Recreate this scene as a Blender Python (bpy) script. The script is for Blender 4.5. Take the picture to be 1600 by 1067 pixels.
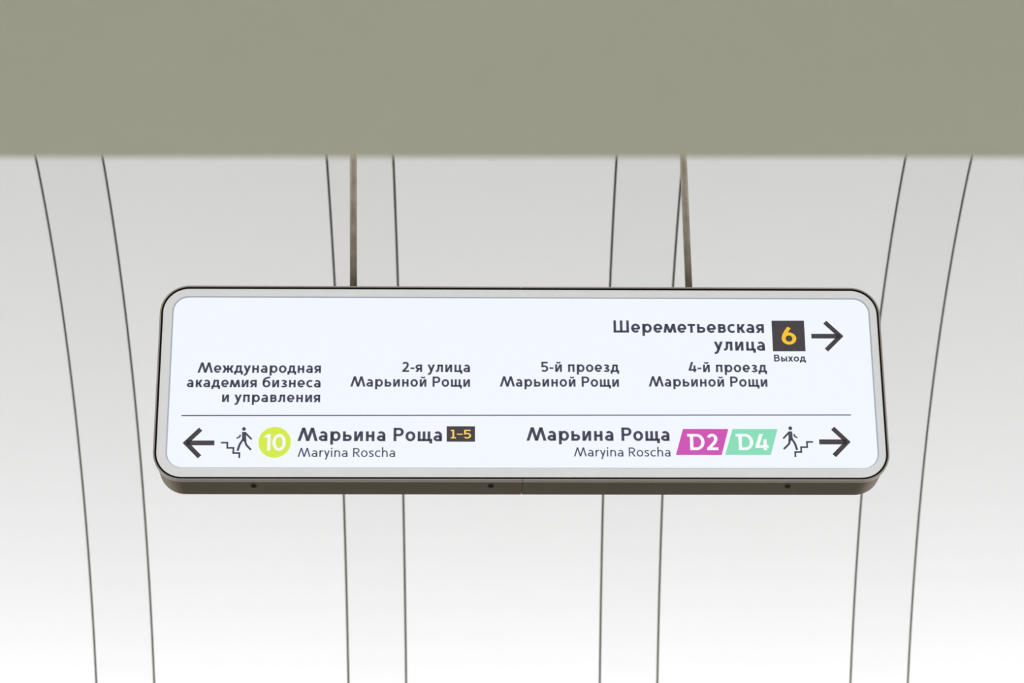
import bpy, bmesh, math
from mathutils import Matrix, Vector
for o in list(bpy.data.objects):
    bpy.data.objects.remove(o)
C = bpy.context.scene.collection
SC = bpy.context.scene
PI = math.pi

# ------------------------------------------------------------------ camera, world, lights, exposure
cam = bpy.data.cameras.new('camera')
cam.sensor_width = 36.0
cam.lens = 85.05
cam.clip_start = 0.05
cam.dof.use_dof = True
cam.dof.focus_distance = 6.63
cam.dof.aperture_fstop = 6.0
cam_o = bpy.data.objects.new('camera', cam)
C.objects.link(cam_o)
cam_o.matrix_world = (Matrix.Translation((0, 0, 1.6)) @ Matrix.Rotation(math.radians(90 + 21.5), 4, 'X')
                      @ Matrix.Rotation(-0.0075, 4, 'Z'))
SC.camera = cam_o

world = bpy.data.worlds.new('hall_light')
SC.world = world
world.use_nodes = True
bg = world.node_tree.nodes['Background']
bg.inputs['Color'].default_value = (1.0, 0.995, 0.985, 1)
bg.inputs['Strength'].default_value = 1.12

SC.view_settings.view_transform = 'Standard'
SC.view_settings.look = 'None'
SC.view_settings.exposure = 0.0
SC.view_settings.gamma = 1.0
SC.view_settings.use_curve_mapping = False

VAULT_YAW = 0.01383


def area(name, loc, rot, sx, sy, power, color):
    l = bpy.data.lights.new(name, 'AREA')
    l.shape = 'RECTANGLE'
    l.size, l.size_y, l.energy, l.color = sx, sy, power, color
    o = bpy.data.objects.new(name, l)
    o.location = loc
    o.rotation_euler = rot
    C.objects.link(o)
    return o


# the strip lamps that lie in the cornice at the foot of the vault and wash it from below
area('cornice_lamp', (-0.16, 11.55, 2.06), (math.radians(180 - 28), 0, VAULT_YAW), 15.0, 0.14, 250, (1.0, 0.992, 0.98))

# ------------------------------------------------------------------ materials
def lin(c):
    c = c / 255.0
    return c / 12.92 if c <= 0.04045 else ((c + 0.055) / 1.055) ** 2.4


def srgb(r, g, b):
    return (lin(r), lin(g), lin(b), 1)


def mat(name, color, rough=0.6, metal=0.0, emit=None, strength=1.0, noise=None, bump=0.0, spec=0.5, tint=None):
    m = bpy.data.materials.new(name)
    m.use_nodes = True
    nt = m.node_tree
    b = nt.nodes['Principled BSDF']
    b.inputs['Base Color'].default_value = color
    b.inputs['Roughness'].default_value = rough
    b.inputs['Metallic'].default_value = metal
    b.inputs['Specular IOR Level'].default_value = spec
    if tint:
        b.inputs['Specular Tint'].default_value = tint
    if emit:
        b.inputs['Emission Color'].default_value = emit
        b.inputs['Emission Strength'].default_value = strength
    if noise:
        scale, amount, color2 = noise
        tc = nt.nodes.new('ShaderNodeTexCoord')
        mp = nt.nodes.new('ShaderNodeMapping')
        mp.inputs['Scale'].default_value = scale
        n = nt.nodes.new('ShaderNodeTexNoise')
        n.inputs['Scale'].default_value = 1.0
        n.inputs['Detail'].default_value = 5
        r = nt.nodes.new('ShaderNodeValToRGB')
        r.color_ramp.elements[0].position = 0.5 - amount
        r.color_ramp.elements[1].position = 0.5 + amount
        r.color_ramp.elements[0].color = color2
        r.color_ramp.elements[1].color = color
        nt.links.new(tc.outputs['Object'], mp.inputs['Vector'])
        nt.links.new(mp.outputs['Vector'], n.inputs['Vector'])
        nt.links.new(n.outputs['Fac'], r.inputs['Fac'])
        nt.links.new(r.outputs['Color'], b.inputs['Base Color'])
        if bump:
            bp = nt.nodes.new('ShaderNodeBump')
            bp.inputs['Strength'].default_value = bump
            bp.inputs['Distance'].default_value = 0.002
            nt.links.new(n.outputs['Fac'], bp.inputs['Height'])
            nt.links.new(bp.outputs['Normal'], b.inputs['Normal'])
    return m


M = {}
M['vault_wide'] = mat('white_vault_panel', (0.75, 0.757, 0.778, 1), 0.75, noise=((0.9, 0.9, 0.9), 0.3, (0.74, 0.745, 0.762, 1)), spec=0.2)
M['vault_narrow'] = mat('white_vault_rib', (0.728, 0.735, 0.754, 1), 0.75, noise=((0.9, 0.9, 0.9), 0.3, (0.718, 0.725, 0.742, 1)), spec=0.2)
M['vault_shell'] = mat('dark_joint_backing', (0.115, 0.120, 0.085, 1), 0.9, spec=0.1)
M['soffit'] = mat('grey_painted_concrete', (0.715, 0.735, 0.615, 1), 0.85, noise=((2.2, 2.2, 2.2), 0.3, (0.685, 0.695, 0.575, 1)), spec=0.2)
M['floor'] = mat('light_granite', (0.66, 0.645, 0.61, 1), 0.5, noise=((60, 60, 60), 0.2, (0.55, 0.54, 0.51, 1)))
M['cornice'] = mat('cornice_plaster', (0.6, 0.6, 0.58, 1), 0.8)
M['wall'] = mat('light_marble', (0.55, 0.54, 0.51, 1), 0.4, noise=((1.5, 1.5, 3), 0.25, (0.42, 0.41, 0.39, 1)))
M['metal'] = mat('brushed_bronze_steel', (0.068, 0.054, 0.040, 1), 0.34, 1.0, noise=((2, 60, 60), 0.3, (0.056, 0.045, 0.033, 1)), tint=(0.74, 0.69, 0.63, 1))
M['rim'] = mat('satin_rim_steel', (0.30, 0.27, 0.24, 1), 0.38, 1.0)
M['rod'] = mat('dull_galvanised_steel', (0.50, 0.45, 0.37, 1), 0.5, 0.8, noise=((45, 45, 22), 0.22, (0.34, 0.30, 0.24, 1)), bump=0.4)
M['black'] = mat('black_gasket', (0.006, 0.005, 0.005, 1), 0.8, spec=0.1)
M['screw'] = mat('blackened_screw', (0.02, 0.018, 0.015, 1), 0.5, 0.3)
M['bezel'] = mat('white_lacquered_bezel', (0.85, 0.862, 0.885, 1), 0.5, noise=((9, 9, 9), 0.2, (0.82, 0.825, 0.835, 1)), spec=0.3)
M['gap_shade'] = mat('blue_grey_gap_shade', (0.50, 0.56, 0.66, 1), 0.6, spec=0.2)
M['panel'] = mat('lit_white_acrylic', (0.2, 0.2, 0.2, 1), 0.5, emit=(0.845, 0.90, 0.985, 1), strength=0.86, spec=0.2)
M['white_film'] = mat('lit_white_film', (0.2, 0.2, 0.2, 1), 0.5, emit=(0.88, 0.90, 0.96, 1), strength=0.86, spec=0.2)
M['ink'] = mat('dark_grey_film', (0.085, 0.088, 0.138, 1), 0.55, spec=0.2)
M['ink_light'] = mat('slate_grey_film', (0.13, 0.135, 0.235, 1), 0.55, spec=0.2)
M['ink_warm'] = mat('charcoal_film', (0.075, 0.066, 0.078, 1), 0.55, spec=0.2)
M['lime'] = mat('lit_lime_film', (0.2, 0.25, 0.03, 1), 0.5, emit=srgb(208, 229, 70), strength=0.80, spec=0.2)
M['magenta'] = mat('lit_magenta_film', (0.2, 0.03, 0.15, 1), 0.5, emit=srgb(206, 84, 182), strength=0.73, spec=0.2)
M['mint'] = mat('lit_mint_film', (0.05, 0.2, 0.13, 1), 0.5, emit=srgb(142, 222, 186), strength=0.78, spec=0.2)
M['amber_pale'] = mat('lit_pale_amber_film', (0.25, 0.18, 0.05, 1), 0.5, emit=srgb(249, 206, 100), strength=0.86, spec=0.2)
M['amber'] = mat('lit_amber_film', (0.25, 0.15, 0.01, 1), 0.5, emit=srgb(243, 194, 48), strength=0.8, spec=0.2)


# ------------------------------------------------------------------ object helpers
def link(name, verts, faces, m, parent=None, smooth=False):
    me = bpy.data.meshes.new(name)
    me.from_pydata([tuple(v) for v in verts], [], faces)
    me.update()
    bm = bmesh.new()
    bm.from_mesh(me)
    bmesh.ops.recalc_face_normals(bm, faces=bm.faces)
    bm.to_mesh(me)
    bm.free()
    if smooth:
        for p in me.polygons:
            p.use_smooth = True
    me.materials.append(m)
    o = bpy.data.objects.new(name, me)
    C.objects.link(o)
    if parent:
        o.parent = parent
    return o


def box(name, x0, x1, y0, y1, z0, z1, m, parent=None):
    v = [(x, y, z) for x in (x0, x1) for y in (y0, y1) for z in (z0, z1)]
    f = [(0, 1, 3, 2), (4, 6, 7, 5), (0, 4, 5, 1), (2, 3, 7, 6), (0, 2, 6, 4), (1, 5, 7, 3)]
    return link(name, v, f, m, parent)


def struct(o, label):
    o['kind'] = 'structure'
    o['label'] = label
    return o


# ------------------------------------------------------------------ the hall
# floor, lower wall and the cornice trough below the frame
struct(box('floor', -8, 8, -6, 13.2, -0.1, 0.0, M['floor']), 'light granite station floor under the sign')

VY, VZ, VR = 7.885, 1.5357, 4.8517          # axis of the barrel vault
X0, PERIOD, RIB = -1.90734, 1.24674, 0.286  # joints between its panels
A0, A1, NA = math.radians(13), math.radians(128), 64


def arc_pt(r, a):
    return VY + r * math.cos(a), VZ + r * math.sin(a)


def curved_strip(x0, x1, r_in, r_out, bevel):
    """a strip of the barrel vault, concave side smooth, with small bevelled long edges"""
    prof = [(x0, r_in + bevel), (x0 + bevel, r_in), (x1 - bevel, r_in), (x1, r_in + bevel), (x1, r_out), (x0, r_out)]
    v, f = [], []
    n = len(prof)
    for i in range(NA + 1):
        a = A0 + (A1 - A0) * i / NA
        for x, r in prof:
            y, z = arc_pt(r, a)
            v.append((x, y, z))
    for i in range(NA):
        for j in range(n):
            k = (j + 1) % n
            f.append((i * n + j, i * n + k, (i + 1) * n + k, (i + 1) * n + j))
    f.append(tuple(range(n)))
    f.append(tuple(NA * n + j for j in range(n))[::-1])
    return v, f


v, f = curved_strip(-7.2, 7.2, VR + 0.013, VR + 0.08, 0.001)
vault = struct(link('ceiling', v, f, M['vault_shell']), 'white barrel vault of wide and narrow curved panels with dark joints behind the sign')
vault.rotation_euler = (0, 0, VAULT_YAW)
GAP = 0.0105
for k in range(-4, 7):
    xa = X0 + k * PERIOD
    v, f = curved_strip(xa + GAP / 2, xa + RIB - GAP / 2, VR, VR + 0.0125, 0.002)
    link('rib_panel', v, f, M['vault_narrow'], vault)
    v, f = curved_strip(xa + RIB + GAP / 2, xa + PERIOD - GAP / 2, VR, VR + 0.0125, 0.002)
    link('wide_panel', v, f, M['vault_wide'], vault)

w = struct(box('wall_back', -7.2, 7.2, 12.66, 12.9, 0.0, 2.4, M['wall']), 'marble wall below the vault')
w.rotation_euler = (0, 0, VAULT_YAW)
# trough: ledge + upstand hiding the lamps
t = struct(box('trim_1', -7.2, 7.2, 11.35, 12.66, 1.86, 1.96, M['cornice']), 'plaster cornice ledge at the foot of the vault')
t.rotation_euler = (0, 0, VAULT_YAW)
t = struct(box('trim_2', -7.2, 7.2, 11.25, 11.35, 1.86, 2.16, M['cornice']), 'upstand of the cornice in front of its lamps')
t.rotation_euler = (0, 0, VAULT_YAW)

# the low grey soffit over the camera: its far edge crosses the frame
E = 0.0172
vs = []
for x, y in ((-6, 2.0700 - 6 * E), (6, 2.0700 + 6 * E), (6, -4.5), (-6, -4.5)):
    vs.append((x, y))
zb, bv = 2.6, 0.006
verts = [(vs[0][0], vs[0][1] - bv, zb), (vs[1][0], vs[1][1] - bv, zb), (6, -4.5, zb), (-6, -4.5, zb),
         (vs[0][0], vs[0][1], zb + bv), (vs[1][0], vs[1][1], zb + bv),
         (vs[0][0], vs[0][1], zb + 0.5), (vs[1][0], vs[1][1], zb + 0.5), (6, -4.5, zb + 0.5), (-6, -4.5, zb + 0.5)]
faces = [(0, 1, 2, 3), (0, 4, 5, 1), (4, 6, 7, 5), (6, 9, 8, 7), (3, 2, 8, 9), (0, 3, 9, 6, 4), (1, 5, 7, 8, 2)]
struct(link('trim_3', verts, faces, M['soffit']), 'low grey concrete soffit in the foreground, its straight edge above the sign')

# ------------------------------------------------------------------ the hanging sign
HW, HH, CR = 1.0, 0.28415, 0.080
sign = bpy.data.objects.new('hanging_sign', None)
C.objects.link(sign)
rot = Matrix.Rotation(math.radians(1.62611), 4, 'Z') @ Matrix.Rotation(math.radians(-0.21891), 4, 'X') @ Matrix.Rotation(math.radians(-0.01187), 4, 'Y')
mid = Vector((0.02647727, 6.21917175, 3.93030106))
sign.matrix_world = Matrix.Translation(mid) @ rot @ Matrix.Translation((0, 0, -HH))
sign['label'] = 'long white backlit direction sign with rounded corners hanging from two steel rods'
sign['category'] = 'sign'
OZ = HH   # child coordinates: x right, y away from the viewer, z up from the sign's lower edge


def rrect(cx, cz, hw, hh, r, seg=12):
    pts = []
    for (sx, sz, a) in ((1, 1, 0), (-1, 1, 90), (-1, -1, 180), (1, -1, 270)):
        for i in range(seg + 1):
            t_ = math.radians(a + 90 * i / seg)
            pts.append((cx + sx * (hw - r) + r * math.cos(t_), cz + sz * (hh - r) + r * math.sin(t_)))
    return pts


def half_loop(inset, side, gap, seg=14):
    """right (side=1) or left (-1) half of the outer outline, from the bottom middle to the top middle"""
    hw, hh, r = HW - inset, HH - inset, CR - inset
    pts = [(gap / 2, -hh)]
    for i in range(seg + 1):
        a = math.radians(-90 + 90 * i / seg)
        pts.append((hw - r + r * math.cos(a), -hh + r + r * math.sin(a)))
    for i in range(seg + 1):
        a = math.radians(90 * i / seg)
        pts.append((hw - r + r * math.cos(a), hh - r + r * math.sin(a)))
    pts.append((gap / 2, hh))
    return [(side * x, z) for x, z in pts]


def half_rings(profile, gap):
    v, f = [], []
    for side in (1, -1):
        loops = [half_loop(i, side, gap) for i, y in profile]
        n, L, b = len(profile), len(loops[0]), len(v)
        for k in range(L):
            for j, (i, y) in enumerate(profile):
                x, z = loops[j][k]
                v.append((x, y, z + OZ))
        for k in range(L - 1):
            for j in range(n):
                q = (j + 1) % n
                f.append((b + k * n + j, b + k * n + q, b + (k + 1) * n + q, b + (k + 1) * n + j))
        f.append(tuple(b + j for j in range(n)))
        f.append(tuple(b + (L - 1) * n + j for j in range(n))[::-1])
    return v, f


# outer rim: front lip, shadow groove and a second lip behind it
v, f = half_rings([(0.0, 0.0008), (0.0008, 0.0), (0.0036, 0.0), (0.0042, 0.0006), (0.0042, 0.014),
                   (0.0030, 0.014), (0.0030, 0.0185), (0.0006, 0.0185), (0.0, 0.0178), (0.0, 0.0105), (0.0022, 0.0100),
                   (0.0022, 0.0085), (0.0, 0.0080)], 0.0012)
link('rim', v, f, M['rim'], sign)
# housing behind the rim
v, f = half_rings([(0.0052, 0.0150), (0.0052, 0.0190), (0.0040, 0.0200), (0.0040, 0.136), (0.007, 0.140), (0.030, 0.140),
                   (0.030, 0.137), (0.0075, 0.137), (0.0075, 0.0150)], 0.0012)
housing = link('housing', v, f, M['metal'], sign)
# back cover and inner liner
def plate(cx, cz, hw, hh, r, y0, y1, m, name):
    p = rrect(cx, cz, hw, hh, r)
    n = len(p)
    v = [(x, y0, z + OZ) for x, z in p] + [(x, y1, z + OZ) for x, z in p]
    f = [tuple(range(n)), tuple(range(n, 2 * n))[::-1]] + [(i, (i + 1) % n, n + (i + 1) % n, n + i) for i in range(n)]
    return link(name, v, f, m, sign)


plate(0, 0, HW - 0.031, HH - 0.031, CR - 0.031, 0.1375, 0.1395, M['metal'], 'back_cover')
plate(0, 0, HW - 0.0076, HH - 0.0076, CR - 0.0076, 0.0125, 0.130, M['black'], 'liner')

# white bezel with a chamfered opening
PCX, PCZ, PHW, PHH, PR = 0.003, 0.002, 0.9655, 0.2485, 0.042
o_ = rrect(0, 0, HW - 0.0091, HH - 0.0091, CR - 0.0091)
m_ = rrect(PCX, PCZ, PHW + 0.0035, PHH + 0.0025, PR + 0.003)
i_ = rrect(PCX, PCZ, PHW, PHH, PR)
n = len(o_)


def ring(loops, m, name):
    v = [(x, y, z + OZ) for lp, y in loops for x, z in lp]
    f = []
    for a in range(len(loops)):
        b = (a + 1) % len(loops)
        for k in range(n):
            q = (k + 1) % n
            f.append((a * n + k, a * n + q, b * n + q, b * n + k))
    return link(name, v, f, m, sign)


g0 = rrect(0, 0, HW - 0.0043, HH - 0.0043, CR - 0.0043)
g1 = rrect(0, 0, HW - 0.0090, HH - 0.0090, CR - 0.0090)
ring([(g0, 0.0123), (g0, 0.0014), (g1, 0.0014), (g1, 0.0123)], M['black'], 'gasket')
ring([(o_, 0.0122), (o_, 0.0020), (m_, 0.0015), (m_, 0.0122)], M['bezel'], 'bezel')
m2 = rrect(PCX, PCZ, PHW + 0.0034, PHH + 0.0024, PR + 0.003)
ring([(m2, 0.0120), (m2, 0.0030), (i_, 0.0050), (i_, 0.0120)], M['gap_shade'], 'panel_gap_shade')  # added ring, its blue-grey colour paints the shadow gap around the panel
plate(PCX, PCZ, PHW - 0.0002, PHH - 0.0002, PR, 0.0050, 0.0080, M['panel'], 'light_panel')

# screws and slots along the underside
for x, sl in ((-0.7305, -0.0), (-0.0852, 0.002), (0.7275, 0.008)):
    v, f = [], []
    seg = 20
    prof = [(0.0, 0.0048), (0.0040, 0.0045), (0.0068, 0.0035), (0.0080, 0.0016), (0.0080, -0.001)]
    for r, h in prof[1:]:
        for k in range(seg):
            a = 2 * PI * k / seg
            v.append((x + r * math.cos(a), 0.070 + r * math.sin(a), 0.0040 - h))
    v.append((x, 0.070, 0.0040 - 0.0048))
    for a in range(len(prof) - 2):
        for k in range(seg):
            q = (k + 1) % seg
            f.append((a * seg + k, a * seg + q, (a + 1) * seg + q, (a + 1) * seg + k))
    top = len(v) - 1
    for k in range(seg):
        f.append((k, (k + 1) % seg, top))
    link('screw', v, f, M['screw'], sign, True)
    box('slot', x - 0.0065 + sl, x + 0.0065 + sl, 0.0188, 0.0235, 0.0018, 0.0044, M['black'], sign)

# hanging rods, leaning a little, up to the vault
def tube(name, p0, p1, r, m, parent, seg=24):
    p0, p1 = Vector(p0), Vector(p1)
    d = (p1 - p0).normalized()
    a = d.orthogonal().normalized()
    b = d.cross(a)
    v = [p + r * (math.cos(2 * PI * k / seg) * a + math.sin(2 * PI * k / seg) * b) for p in (p0, p1) for k in range(seg)]
    f = [(k, (k + 1) % seg, seg + (k + 1) % seg, seg + k) for k in range(seg)]
    f += [tuple(range(seg)), tuple(range(seg, 2 * seg))[::-1]]
    o = link(name, v, f, m, parent)
    for p in o.data.polygons:
        p.use_smooth = len(p.vertices) == 4
    return o


inv = (Matrix.Translation(mid) @ rot @ Matrix.Translation((0, 0, -HH))).inverted()
for a, b in (((-0.44504954, 6.27701964, 4.24560088), (-0.45225583, 6.27701964, 4.64692879)),
             ((0.50050306, 6.30387634, 4.2492125), (0.49839363, 6.30387634, 4.65204845))):
    p0, p1 = Vector(a), Vector(b)
    d = (p1 - p0) / (p1 - p0).z
    lo, hi = p0 + d * (4.2115 - p0.z), p0 + d * (6.116 - p0.z)
    tube('hanging_rod', inv @ lo, inv @ hi, 0.0103, M['rod'], sign)
    tube('rod_collar', inv @ lo, inv @ (lo + d * 0.012), 0.0165, M['rod'], sign)

# ------------------------------------------------------------------ lettering
YF, YB = 0.0045, 0.0051     # front and back of the film, on the panel at 0.005


class Ink:
    """collects flat pieces of cut film; coordinates in letter units, x-height 1"""

    def __init__(self, w):
        self.w, self.h = w, w / 2
        self.wy = w * 0.86
        self.v = self.wy / 2
        self.polys = []
        self.dx = 0.0

    def poly(self, pts):
        self.polys.append([(x + self.dx, y) for x, y in pts])

    def V(self, x, y0, y1):
        self.poly([(x - self.h, y0), (x + self.h, y0), (x + self.h, y1), (x - self.h, y1)])

    def H(self, y, x0, x1, k=1.0):
        v = self.v * k
        self.poly([(x0, y - v), (x1, y - v), (x1, y + v), (x0, y + v)])

    def P(self, x0, y0, x1, y1, k=1.0):
        q = self.h * k
        self.poly([(x0 - q, y0), (x0 + q, y0), (x1 + q, y1), (x1 - q, y1)])

    def arc(self, cx, cy, rx, ry, a0, a1, k=1.0):
        n = max(6, int(abs(a1 - a0) / 9))
        h, v = self.h * k, self.v * k
        L = []
        for i in range(n + 1):
            a = math.radians(a0 + (a1 - a0) * i / n)
            c, s = math.cos(a), math.sin(a)
            L.append(((cx + (rx + h) * c, cy + (ry + v) * s), (cx + (rx - h) * c, cy + (ry - v) * s)))
        for p, q in zip(L, L[1:]):
            self.poly([p[0], q[0], q[1], p[1]])

    def path(self, pts, smooth=True, k=1.0):
        if smooth:
            P_ = [pts[0]] + list(pts) + [pts[-1]]
            out = []
            for i in range(1, len(P_) - 2):
                a, b, c, d = P_[i - 1], P_[i], P_[i + 1], P_[i + 2]
                for s in range(8):
                    t = s / 8
                    out.append(tuple(0.5 * (2 * b[j] + (c[j] - a[j]) * t + (2 * a[j] - 5 * b[j] + 4 * c[j] - d[j]) * t * t
                                            + (3 * b[j] - a[j] - 3 * c[j] + d[j]) * t ** 3) for j in (0, 1)))
            out.append(pts[-1])
            pts = out
        s = 1 / 0.86                       # offset in a space where the stroke is even
        q = [(x, y * s) for x, y in pts]
        nrm = []
        for i in range(len(q)):
            a, b = q[max(i - 1, 0)], q[min(i + 1, len(q) - 1)]
            tx, ty = b[0] - a[0], b[1] - a[1]
            l = math.hypot(tx, ty) or 1
            nx, ny = -ty / l, tx / l
            if 0 < i < len(q) - 1:         # mitre
                e0 = (q[i][0] - a[0], q[i][1] - a[1])
                l0 = math.hypot(*e0) or 1
                c = max(0.5, (nx * -e0[1] + ny * e0[0]) / l0)
                nx, ny = nx / c, ny / c
            nrm.append((nx * self.h * k, ny * self.h * k))
        for i in range(len(q) - 1):
            a, b, m, n_ = q[i], q[i + 1], nrm[i], nrm[i + 1]
            self.poly([(a[0] + m[0], (a[1] + m[1]) / s), (b[0] + n_[0], (b[1] + n_[1]) / s),
                       (b[0] - n_[0], (b[1] - n_[1]) / s), (a[0] - m[0], (a[1] - m[1]) / s)])

    def disc(self, cx, cy, rx, ry):
        self.poly([(cx + rx * math.cos(2 * PI * k / 28), cy + ry * math.sin(2 * PI * k / 28)) for k in range(28)])


CAP = 1.37
# each letter draws itself and returns (ink width, left side, right side); sides: s stem, o round, d diagonal, t thin
def g_sh(k):
    for x in (k.h, 0.8, 1.6 - k.h):
        k.V(x, 0, CAP)
    k.H(k.v, 0, 1.6)
    return 1.6, 's', 's'
def g_e(k):
    k.arc(0.47, 0.5, 0.47 - k.h, 0.515 - k.v, -8, 315)
    k.H(0.45, 0.12, 0.94 - k.h * 0.5, 0.9)
    return 0.94, 'o', 'o'
def g_r(k):
    k.V(k.h, -0.37, 1)
    k.arc(0.52, 0.5, 0.47 - k.h, 0.515 - k.v, 0, 360)
    return 0.99, 's', 'o'
def g_m(k):
    for a, b, c, d in ((.135, 0, .30, 1), (.30, 1, .67, 0), (.67, 0, 1.04, 1), (1.04, 1, 1.205, 0)):
        k.P(a, b, c, d, 1.06)
    return 1.34, 'd', 'd'
def g_M(k):
    for a, b, c, d in ((.135, 0, .56, CAP), (.56, CAP, .97, 0), (.97, 0, 1.40, CAP), (1.40, CAP, 1.785, 0)):
        k.P(a, b, c, d, 1.07)
    return 1.92, 'd', 'd'
def g_t(k):
    k.H(1 - k.v, 0, 0.79)
    k.V(0.395, 0, 1)
    return 0.79, 't', 't'
def g_soft(k, w=0.86):
    k.V(k.h, 0, 1)
    k.H(k.v, k.h, w - 0.33)
    k.H(0.66 - k.v, k.h, w - 0.33)
    k.arc(w - 0.335, 0.33, 0.335 - k.h, 0.33 - k.v, -90, 90)
    return w, 's', 'o'
def g_v(k):
    k.V(k.h, 0, 1)
    for y, x in ((1 - k.v, 0.5), (0.53, 0.52), (k.v, 0.52)):
        k.H(y, k.h, x)
    k.arc(0.5, (1 - k.v + 0.53) / 2, 0.27 - k.h, (1 - k.v - 0.53) / 2, -90, 90)
    k.arc(0.51, (0.53 + k.v) / 2, 0.30 - k.h, (0.53 - k.v) / 2, -90, 90)
    return 0.81, 's', 'o'
def g_V(k):
    k.V(k.h, 0, CAP)
    for y, x in ((CAP - k.v, 0.56), (0.74, 0.6), (k.v, 0.6)):
        k.H(y, k.h, x)
    k.arc(0.55, (CAP - k.v + 0.74) / 2, 0.39 - k.h, (CAP - k.v - 0.74) / 2, -90, 90)
    k.arc(0.58, (0.74 + k.v) / 2, 0.44 - k.h, (0.74 - k.v) / 2, -90, 90)
    return 1.02, 's', 'o'
def g_s(k):
    k.arc(0.48, 0.5, 0.48 - k.h, 0.515 - k.v, 47, 313)
    return 0.82, 'o', 't'
def g_k(k):
    k.V(k.h, 0, 1)
    k.H(0.5, k.h, 0.46)
    k.P(.36, .42, .675, 1, 1.2)
    k.P(.36, .58, .685, 0, 1.2)
    return 0.84, 's', 'd'
def g_zh(k):
    k.V(0.715, 0, 1)
    k.H(0.5, 0.4, 1.03)
    for s in (-1, 1):
        k.P(.715 + s * .26, .42, .715 + s * .545, 1, 1.2)
        k.P(.715 + s * .26, .58, .715 + s * .555, 0, 1.2)
    return 1.43, 'd', 'd'
def g_a(k):
    k.V(0.835 - k.h, 0, 0.62)
    k.arc(0.42, 0.60, 0.415 - k.h, 0.415 - k.v, 0, 140)
    k.arc(0.42, 0.295, 0.42 - k.h, 0.31 - k.v, 0, 360)
    return 0.835, 'o', 's'
def g_ya(k):
    k.V(0.85 - k.h, 0, 1)
    k.H(1 - k.v, 0.36, 0.85 - k.h)
    k.H(0.43, 0.36, 0.85 - k.h)
    k.arc(0.37, (1 - k.v + 0.43) / 2, 0.35 - k.h, (1 - k.v - 0.43) / 2, 90, 270)
    k.P(.15, 0, .45, .43, 1.2)
    return 0.85, 'd', 's'
def g_u(k):
    k.P(.14, 1, .50, .10, 1.06)
    k.P(.785, 1, .43, .05, 1.06)
    k.path([(.44, .08), (.375, -.09), (.30, -.215), (.19, -.27), (.05, -.26)])
    return 0.925, 'd', 'd'
def g_l(k):
    k.V(0.92 - k.h, 0, 1)
    k.H(1 - k.v, 0.27, 0.92 - k.h)
    k.path([(.375, 1), (.355, .62), (.315, .30), (.23, .14), (.02, .105)])
    return 0.92, 't', 's'
def g_i(k):
    k.V(k.h, 0, 1)
    k.V(0.855 - k.h, 0, 1)
    k.P(k.h + .05, 0, .805 - k.h, 1, 0.95)
    return 0.855, 's', 's'
def g_ij(k):
    g_i(k)
    k.arc(0.4275, 1.37, 0.215, 0.165, 190, 350, 0.8)
    return 0.855, 's', 's'
def g_ts(k):
    k.V(k.h, 0, 1)
    k.V(0.81 - k.h, 0, 1)
    k.H(k.v, 0, 0.97)
    k.V(0.97 - k.h * 0.9, -0.23, 2 * k.v)
    return 0.97, 's', 't'
def g_n(k):
    k.V(k.h, 0, 1)
    k.V(0.83 - k.h, 0, 1)
    k.H(0.52, k.h, 0.83 - k.h)
    return 0.83, 's', 's'
def g_d(k):
    k.H(k.v, 0, 1.07)
    k.V(k.h * .9, -0.24, 2 * k.v)
    k.V(1.07 - k.h * .9, -0.24, 2 * k.v)
    k.V(0.915 - k.h, 0.1, 1)
    k.H(1 - k.v, 0.29, 0.9 - k.h)
    k.P(.245, .1, .385, 1)
    return 1.07, 't', 't'
def g_o(k):
    k.arc(0.48, 0.5, 0.48 - k.h, 0.515 - k.v, 0, 360)
    return 0.96, 'o', 'o'
def g_z(k):
    k.arc(.37, .755, .375 - k.h, .26 - k.v, 150, -90)
    k.arc(.37, .265, .42 - k.h, .28 - k.v, 90, -150)
    k.H(.515, .24, .42)
    return 0.79, 'o', 'o'
def g_b(k):
    k.arc(.495, .48, .495 - k.h, .495 - k.v, 0, 360)
    k.path([(k.h, .48), (k.h + .01, .80), (.225, 1.06), (.42, 1.235), (.65, 1.30), (.93, 1.36)])
    return 0.99, 'o', 'o'
def g_p(k):
    k.V(k.h, 0, 1)
    k.V(0.82 - k.h, 0, 1)
    k.H(1 - k.v, 0, 0.82)
    return 0.82, 's', 's'
def g_P(k):
    k.V(k.h, 0, CAP)
    k.H(CAP - k.v, k.h, 0.57)
    k.H(0.5 + k.v, k.h, 0.57)
    k.arc(0.56, (CAP + 0.5) / 2, 0.43 - k.h, (CAP - 0.5) / 2 - k.v, -90, 90)
    return 0.99, 's', 'o'
def g_shch(k):
    for x in (k.h, 0.615, 1.23 - k.h):
        k.V(x, 0, 1)
    k.H(k.v, 0, 1.39)
    k.V(1.39 - k.h * .9, -.23, 2 * k.v)
    return 1.39, 's', 't'
def g_y(k):
    g_soft(k, 0.76)
    k.V(1.08 - k.h, 0, 1)
    return 1.08, 's', 's'
def g_x(k):
    k.P(.14, 0, .75, 1, 1.15)
    k.P(.14, 1, .75, 0, 1.15)
    return 0.89, 'd', 'd'
def g_2(k):
    k.arc(.435, .95, .415 - k.h, .425 - k.v, 158, -32)
    c, s = math.cos(math.radians(-32)), math.sin(math.radians(-32))
    k.path([(.435 + (.415 - k.h) * c, .95 + (.425 - k.v) * s), (.6, .62), (.17, .13)], False)
    k.H(k.v, .03, .90)
    return 0.90, 'o', 'o'
def g_4(k):
    k.P(.165, .31, .495, 1.36, 1.1)
    k.H(.30, .03, 1.03, 1.05)
    k.V(.775, 0, .9)
    return 1.03, 't', 't'
def g_5(k):
    k.H(1.36 - k.v, .12, .86)
    k.P(.04 + k.h, .62, .07 + k.h, 1.36, .95)
    k.arc(.44, .43, .49 - k.h, .445 - k.v, 132, -142)
    return 0.93, 'o', 'o'
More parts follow.
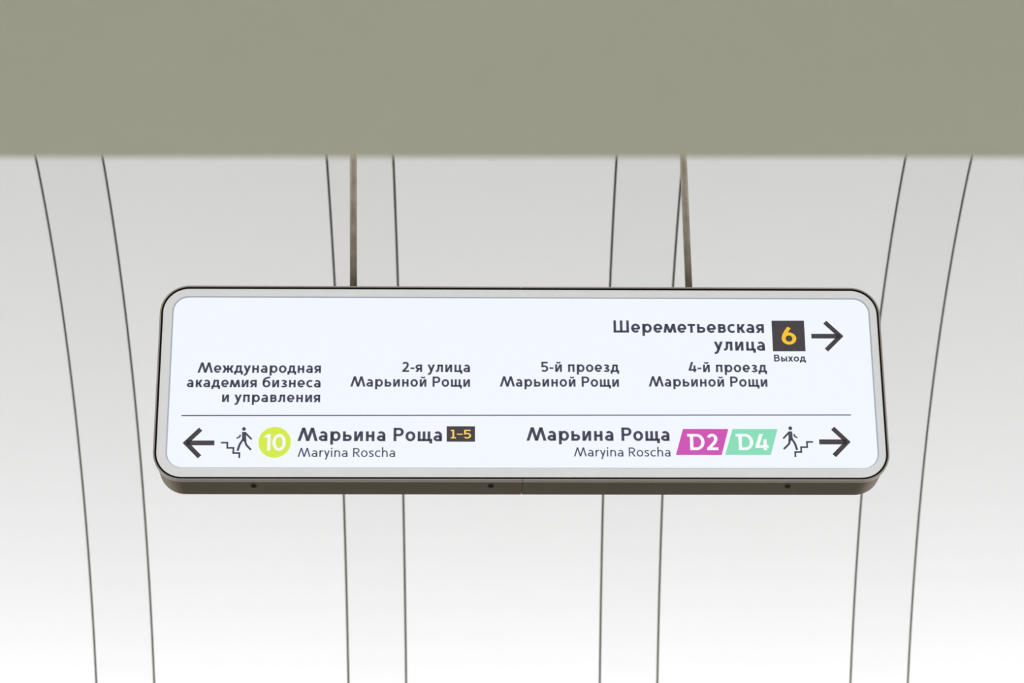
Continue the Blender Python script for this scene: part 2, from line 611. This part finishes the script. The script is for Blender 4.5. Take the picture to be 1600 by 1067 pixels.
def g_6(k):
    k.arc(.5, .47, .5 - k.h, .485 - k.v, 0, 360)
    k.path([(k.h, .45), (k.h + .025, .64), (.285, .95), (.54, 1.36)])
    return 1.0, 'o', 'o'
def g_1serif(k):
    k.V(.35, 0, 1.36)
    k.H(k.v, .02, .68)
    k.path([(.03, 1.24), (.35, 1.265)], False)
    return 0.68, 'o', 'o'
def g_1(k):
    k.V(.5 - k.h, 0, 1.36)
    k.P(.1, 1.1, .37, 1.36, 1.3)
    return 0.5, 'o', 'o'
def g_0(k):
    k.arc(.54, .68, .54 - k.h, .70 - k.v, 0, 360)
    return 1.08, 'o', 'o'
def g_hyphen(k):
    k.H(.5, 0, .49, .95)
    return .49, 'o', 'o'
def g_dash(k):
    k.H(.66, 0, .72, .8)
    return .72, 't', 't'
def g_Dflag(k):
    k.H(1.36 - k.v, 0, .75)
    k.V(.20 + k.h, 0, 1.36)
    k.H(k.v, .20 + k.h, .75)
    k.arc(.72, .68, .60 - k.h, .68 - k.v, -90, 90)
    return 1.32, 'o', 'o'
# Latin
def l_r(k):
    k.V(k.h, 0, 1)
    k.path([(k.h, .5), (k.h + .06, .74), (.30, .9), (.58, .90)])
    return .58, 's', 't'
def l_y(k):
    k.P(.105, 1, .46, .06, 1.06)
    k.P(.735, 1, .27, -.40, 1.06)
    return .84, 'd', 'd'
def l_i(k):
    k.V(k.h, 0, 1)
    k.disc(k.h, 1.30, .125, .115)
    return 2 * k.h, 's', 's'
def l_n(k, top=1.0):
    k.V(k.h, 0, top)
    k.V(.84 - k.h, 0, .58)
    k.arc(.43, .58, .41 - k.h, .435 - k.v, 0, 165)
    return .84, 's', 's'
def l_h(k):
    return l_n(k, 1.50)
def l_R(k):
    k.V(k.h, 0, CAP)
    k.H(CAP - k.v, k.h, .52)
    k.H(.58 + k.v, k.h, .52)
    k.arc(.51, (CAP + .58) / 2, .42 - k.h, (CAP - .58) / 2 - k.v, -90, 90)
    k.P(.915, 0, .45, .62, 1.2)
    return 1.03, 's', 'd'
def l_s(k):
    k.path([(.63, .83), (.52, .905), (.35, .92), (.18, .86), (.115, .735), (.20, .60), (.38, .52), (.55, .43), (.605, .28),
            (.53, .14), (.36, .08), (.19, .09), (.04, .175)])
    return .71, 'o', 'o'


GL = {'Ш': g_sh, 'е': g_e, 'р': g_r, 'м': g_m, 'М': g_M, 'т': g_t, 'ь': g_soft, 'в': g_v, 'В': g_V, 'с': g_s, 'к': g_k, 'ж': g_zh,
      'а': g_a, 'я': g_ya, 'у': g_u, 'л': g_l, 'и': g_i, 'й': g_ij, 'ц': g_ts, 'н': g_n, 'д': g_d, 'о': g_o, 'з': g_z, 'б': g_b,
      'п': g_p, 'Р': g_P, 'щ': g_shch, 'ы': g_y, 'х': g_x, '2': g_2, '4': g_4, '5': g_5, '6': g_6, '0': g_0, '-': g_hyphen,
      'M': g_M, 'a': g_a, 'r': l_r, 'y': l_y, 'i': l_i, 'n': l_n, 'h': l_h, 'R': l_R, 's': l_s, 'o': g_o, 'c': g_s,
      '1': g_1, '!': g_1serif, '~': g_dash, 'Ð': g_Dflag}
SIDE = {'s': 0.14, 'o': 0.08, 'd': 0.025, 't': 0.045}


def emit_polys(name, polys, m, parent, yf=YF, yb=YB):
    """pieces of film: front faces with thin edges; polys in sign metres from its middle"""
    v, f = [], []
    for p in polys:
        b, n = len(v), len(p)
        v += [(x, yf, z + OZ) for x, z in p] + [(x, yb, z + OZ) for x, z in p]
        f.append(tuple(b + i for i in range(n)))
        f += [(b + i, b + (i + 1) % n, b + n + (i + 1) % n, b + n + i) for i in range(n)]
    me = bpy.data.meshes.new(name)
    me.from_pydata(v, [], f)
    me.materials.append(m)
    o = bpy.data.objects.new(name, me)
    C.objects.link(o)
    o.parent = parent
    return o


def layout(text, w, space=0.50):
    k = Ink(w)
    x, first, prev = 0.0, True, None
    for ch in text:
        if ch == ' ':
            x += space
            continue
        dry = Ink(w)
        wd, ls, rs = GL[ch](dry)
        if not first:
            x += SIDE[ls]
        k.dx = x
        GL[ch](k)
        end = x + wd
        x = end + SIDE[rs]
        first = False
    return k.polys, end


def text_polys(text, u0, u1, base, xh, w, space=0.50):
    polys, width = layout(text, w, space)
    sx = (u1 - u0) / width
    return [[(u0 + x * sx, base + y * xh) for x, y in p] for p in polys]


def text_words(text, u0, u1, base, xh, w):
    """all pieces of a line and the slices of that list that belong to its words"""
    polys = text_polys(text, u0, u1, base, xh, w)
    bounds, at = [], 0
    for word in text.split(' '):
        n_ = len(layout(word, w)[0])
        bounds.append((at, at + n_))
        at += n_
    return polys, bounds


LINES = [   # text, left, right, baseline, x-height (metres on the sign), stroke, material
    ('Международная', -0.8895, -0.5519, 0.0269, 0.0218, .265),
    ('академия бизнеса', -0.9173, -0.5520, -0.0157, 0.0217, .265),
    ('и управления', -0.8194, -0.5519, -0.0587, 0.0216, .265),
    ('2-я улица', -0.3296, -0.1425, 0.0304, 0.0219, .265),
    ('Марьиной Рощи', -0.4705, -0.1425, -0.0128, 0.0218, .265),
    ('5-й проезд', 0.0528, 0.2682, 0.0318, 0.0219, .265),
    ('Марьиной Рощи', -0.0607, 0.2669, -0.0118, 0.0218, .265),
    ('4-й проезд', 0.4598, 0.6769, 0.0319, 0.0220, .265),
    ('Марьиной Рощи', 0.3490, 0.6764, -0.0107, 0.0218, .265),
    ('Шереметьевская', 0.2557, 0.6743, 0.1488, 0.0266, .27),
    ('улица', 0.5330, 0.6744, 0.0961, 0.0265, .27),
    ('Выход', 0.6983, 0.7863, 0.0640, 0.0148, .265),
    ('Марьина Роща', -0.6105, -0.2188, -0.1709, 0.0280, .275),
    ('Марьина Роща', 0.0113, 0.4013, -0.1689, 0.0281, .275),
    ('Maryina Roscha', -0.6102, -0.3457, -0.2165, 0.0187, .20),
    ('Maryina Roscha', 0.1390, 0.4025, -0.2141, 0.0188, .20),
]
for i, line in enumerate(LINES):
    # every word is a piece of cut film of its own
    polys, bounds = text_words(*line)
    for p in bounds:
        emit_polys('lettering', polys[p[0]:p[1]], M['ink_light' if i >= 14 else 'ink'], sign)

# dividing rule
emit_polys('dividing_line', [[(-0.9278, -0.0998), (0.9021, -0.0944), (0.9021, -0.0914), (-0.9278, -0.0968)]], M['ink'], sign)


def arrow(tip, tail, half, head, hw):
    """tip and tail on the axis, shaft half width, head arm length along the axis and arm thickness"""
    (tx, tz), (ax, az) = tip, tail
    d = 1 if tx > ax else -1
    dz = 0.0
    ps = []
    q = hw * math.sqrt(2)
    hx, hz = head
    ps.append([(ax, az - half), (tx - d * q * 0.6, tz - half), (tx - d * q * 0.6, tz + half), (ax, az + half)])
    for s in (1, -1):
        # arm from the tip back and out
        a = (tx, tz)
        b = (tx - d * hx, tz + s * hz)
        l = math.hypot(hx, hz)
        nx, nz = -d * hz / l * hw, -s * hx / l * hw      # inward normal
        ps.append([a, b, (b[0] + nx, b[1] + nz), (tx - d * hw * l / hz, tz)])
    return ps


emit_polys('arrow', arrow((-0.9213, -0.1771), (-0.8354, -0.1769), 0.0069, (0.0427, 0.0440), 0.0126), M['ink_warm'], sign)
emit_polys('arrow', arrow((0.8964, -0.1711), (0.8103, -0.1710), 0.0071, (0.0425, 0.0440), 0.0126), M['ink_warm'], sign)
emit_polys('arrow', arrow((0.8951, 0.1399), (0.8054, 0.1396), 0.0069, (0.0456, 0.0460), 0.0124), M['ink_warm'], sign)


def pictogram(stairs, head, torso, limbs):
    k = Ink(1.0)
    k.h, k.v = 0.0024, 0.0024
    for a, b in zip(stairs, stairs[1:]):
        if abs(a[0] - b[0]) > abs(a[1] - b[1]):
            x0, x1 = sorted((a[0], b[0]))
            e0 = -0.0024 if (x0, a[1]) not in (stairs[0],) else 0
            k.poly([(x0 - .0024, a[1] - .0024), (x1 + .0024, a[1] - .0024), (x1 + .0024, a[1] + .0024), (x0 - .0024, a[1] + .0024)])
        else:
            z0, z1 = sorted((a[1], b[1]))
            k.poly([(a[0] - .0024, z0), (a[0] + .0024, z0), (a[0] + .0024, z1), (a[0] - .0024, z1)])
    k.disc(head[0], head[1], .0051, .0054)
    k.poly(torso)
    for wd, pts in limbs:
        k.h = wd / 2
        k.path([(x, z) for x, z in pts], len(pts) > 2)
    return k.polys


emit_polys('pictogram', pictogram(
    [(-0.8157, -0.1762), (-0.8003, -0.1762), (-0.8003, -0.1910), (-0.7834, -0.1910), (-0.7834, -0.2057), (-0.7669, -0.2057), (-0.7669, -0.2201)],
    (-0.7569, -0.1366),
    [(-0.7619, -0.1453), (-0.7515, -0.1453), (-0.7500, -0.1600), (-0.7492, -0.1700), (-0.7535, -0.1735), (-0.7575, -0.1715), (-0.7612, -0.1660)],
    [(.0047, [(-0.7661, -0.1533), (-0.7674, -0.1580), (-0.7705, -0.1610), (-0.7757, -0.1634)]), (.0056, [(-0.7538, -0.1470), (-0.7352, -0.1664)]),
     (.0061, [(-0.7577, -0.1660), (-0.7625, -0.1735), (-0.7675, -0.1830), (-0.7721, -0.1995)]),
     (.0060, [(-0.7525, -0.1690), (-0.7510, -0.1770), (-0.7480, -0.1835), (-0.7359, -0.1967)])]), M['ink'], sign)
emit_polys('pictogram', pictogram(
    [(0.7910, -0.1713), (0.7766, -0.1713), (0.7766, -0.1864), (0.7598, -0.1864), (0.7598, -0.2006), (0.7431, -0.2006), (0.7431, -0.2149)],
    (0.7331, -0.1318),
    [(0.7274, -0.1409), (0.7378, -0.1409), (0.7383, -0.1616), (0.7352, -0.1668), (0.7312, -0.1690), (0.7265, -0.1660), (0.7270, -0.1550)],
    [(.0047, [(0.7421, -0.1488), (0.7434, -0.1535), (0.7462, -0.1568), (0.7515, -0.1592)]), (.0056, [(0.7300, -0.1427), (0.7123, -0.1617)]),
     (.0061, [(0.7350, -0.1612), (0.7395, -0.1690), (0.7440, -0.1775), (0.7486, -0.1947)]),
     (.0060, [(0.7292, -0.1645), (0.7288, -0.1725), (0.7255, -0.1790), (0.7125, -0.1920)])]), M['ink'], sign)


# badges with their numerals
def badge(polys, m, label, numeral, nm):
    b = emit_polys('badge', polys, M[m], sign)
    b['label'] = label
    emit_polys('numeral', numeral, M[nm], b, YF - 0.0004, YF + 0.0001)


badge([[(0.6964, 0.0941), (0.7870, 0.0945), (0.7870, 0.1862), (0.6964, 0.1857)]], 'ink_warm', 'dark square badge with amber numeral 6',
      text_polys('6', 0.7222, 0.7631, 0.1147, 0.0372, .27), 'amber')
n5 = text_polys('!~5', -0.1957, -0.1398, -0.1630, 0.0184, .215)
badge([[(-0.2062, -0.1723), (-0.1291, -0.1723), (-0.1291, -0.1280), (-0.2062, -0.1280)]], 'ink_warm', 'dark oblong badge with amber numerals 1-5',
      n5, 'amber_pale')
badge([[(-0.6726 + 0.0439 * math.cos(2 * PI * k / 64), -0.1748 + 0.0442 * math.sin(2 * PI * k / 64)) for k in range(64)]], 'lime',
      'round lime green badge with white numeral 10', text_polys('10', -0.7005, -0.6423, -0.1985, 0.0342, .255), 'white_film')


def skew(pts, r=0.0016):
    """parallelogram with slightly rounded corners"""
    out = []
    n = len(pts)
    for i in range(n):
        p, a, b = Vector(pts[i]), Vector(pts[i - 1]), Vector(pts[(i + 1) % n])
        da, db = (a - p).normalized() * r, (b - p).normalized() * r
        for t in (0, .25, .5, .75, 1):
            q = (p + da) * (1 - t) ** 2 + p * 2 * t * (1 - t) + (p + db) * t ** 2
            out.append((q.x, q.y))
    return out


badge([skew([(0.4388, -0.1344), (0.5630, -0.1344), (0.5420, -0.2095), (0.4170, -0.2095)])], 'magenta',
      'slanted magenta badge with white D2', text_polys('Ð2', 0.4497, 0.5338, -0.1955, 0.0342, .258), 'white_film')
badge([skew([(0.5743, -0.1344), (0.6978, -0.1344), (0.6762, -0.2090), (0.5517, -0.2090)])], 'mint',
      'slanted mint green badge with white D4', text_polys('Ð4', 0.5822, 0.6712, -0.1952, 0.0342, .258), 'white_film')
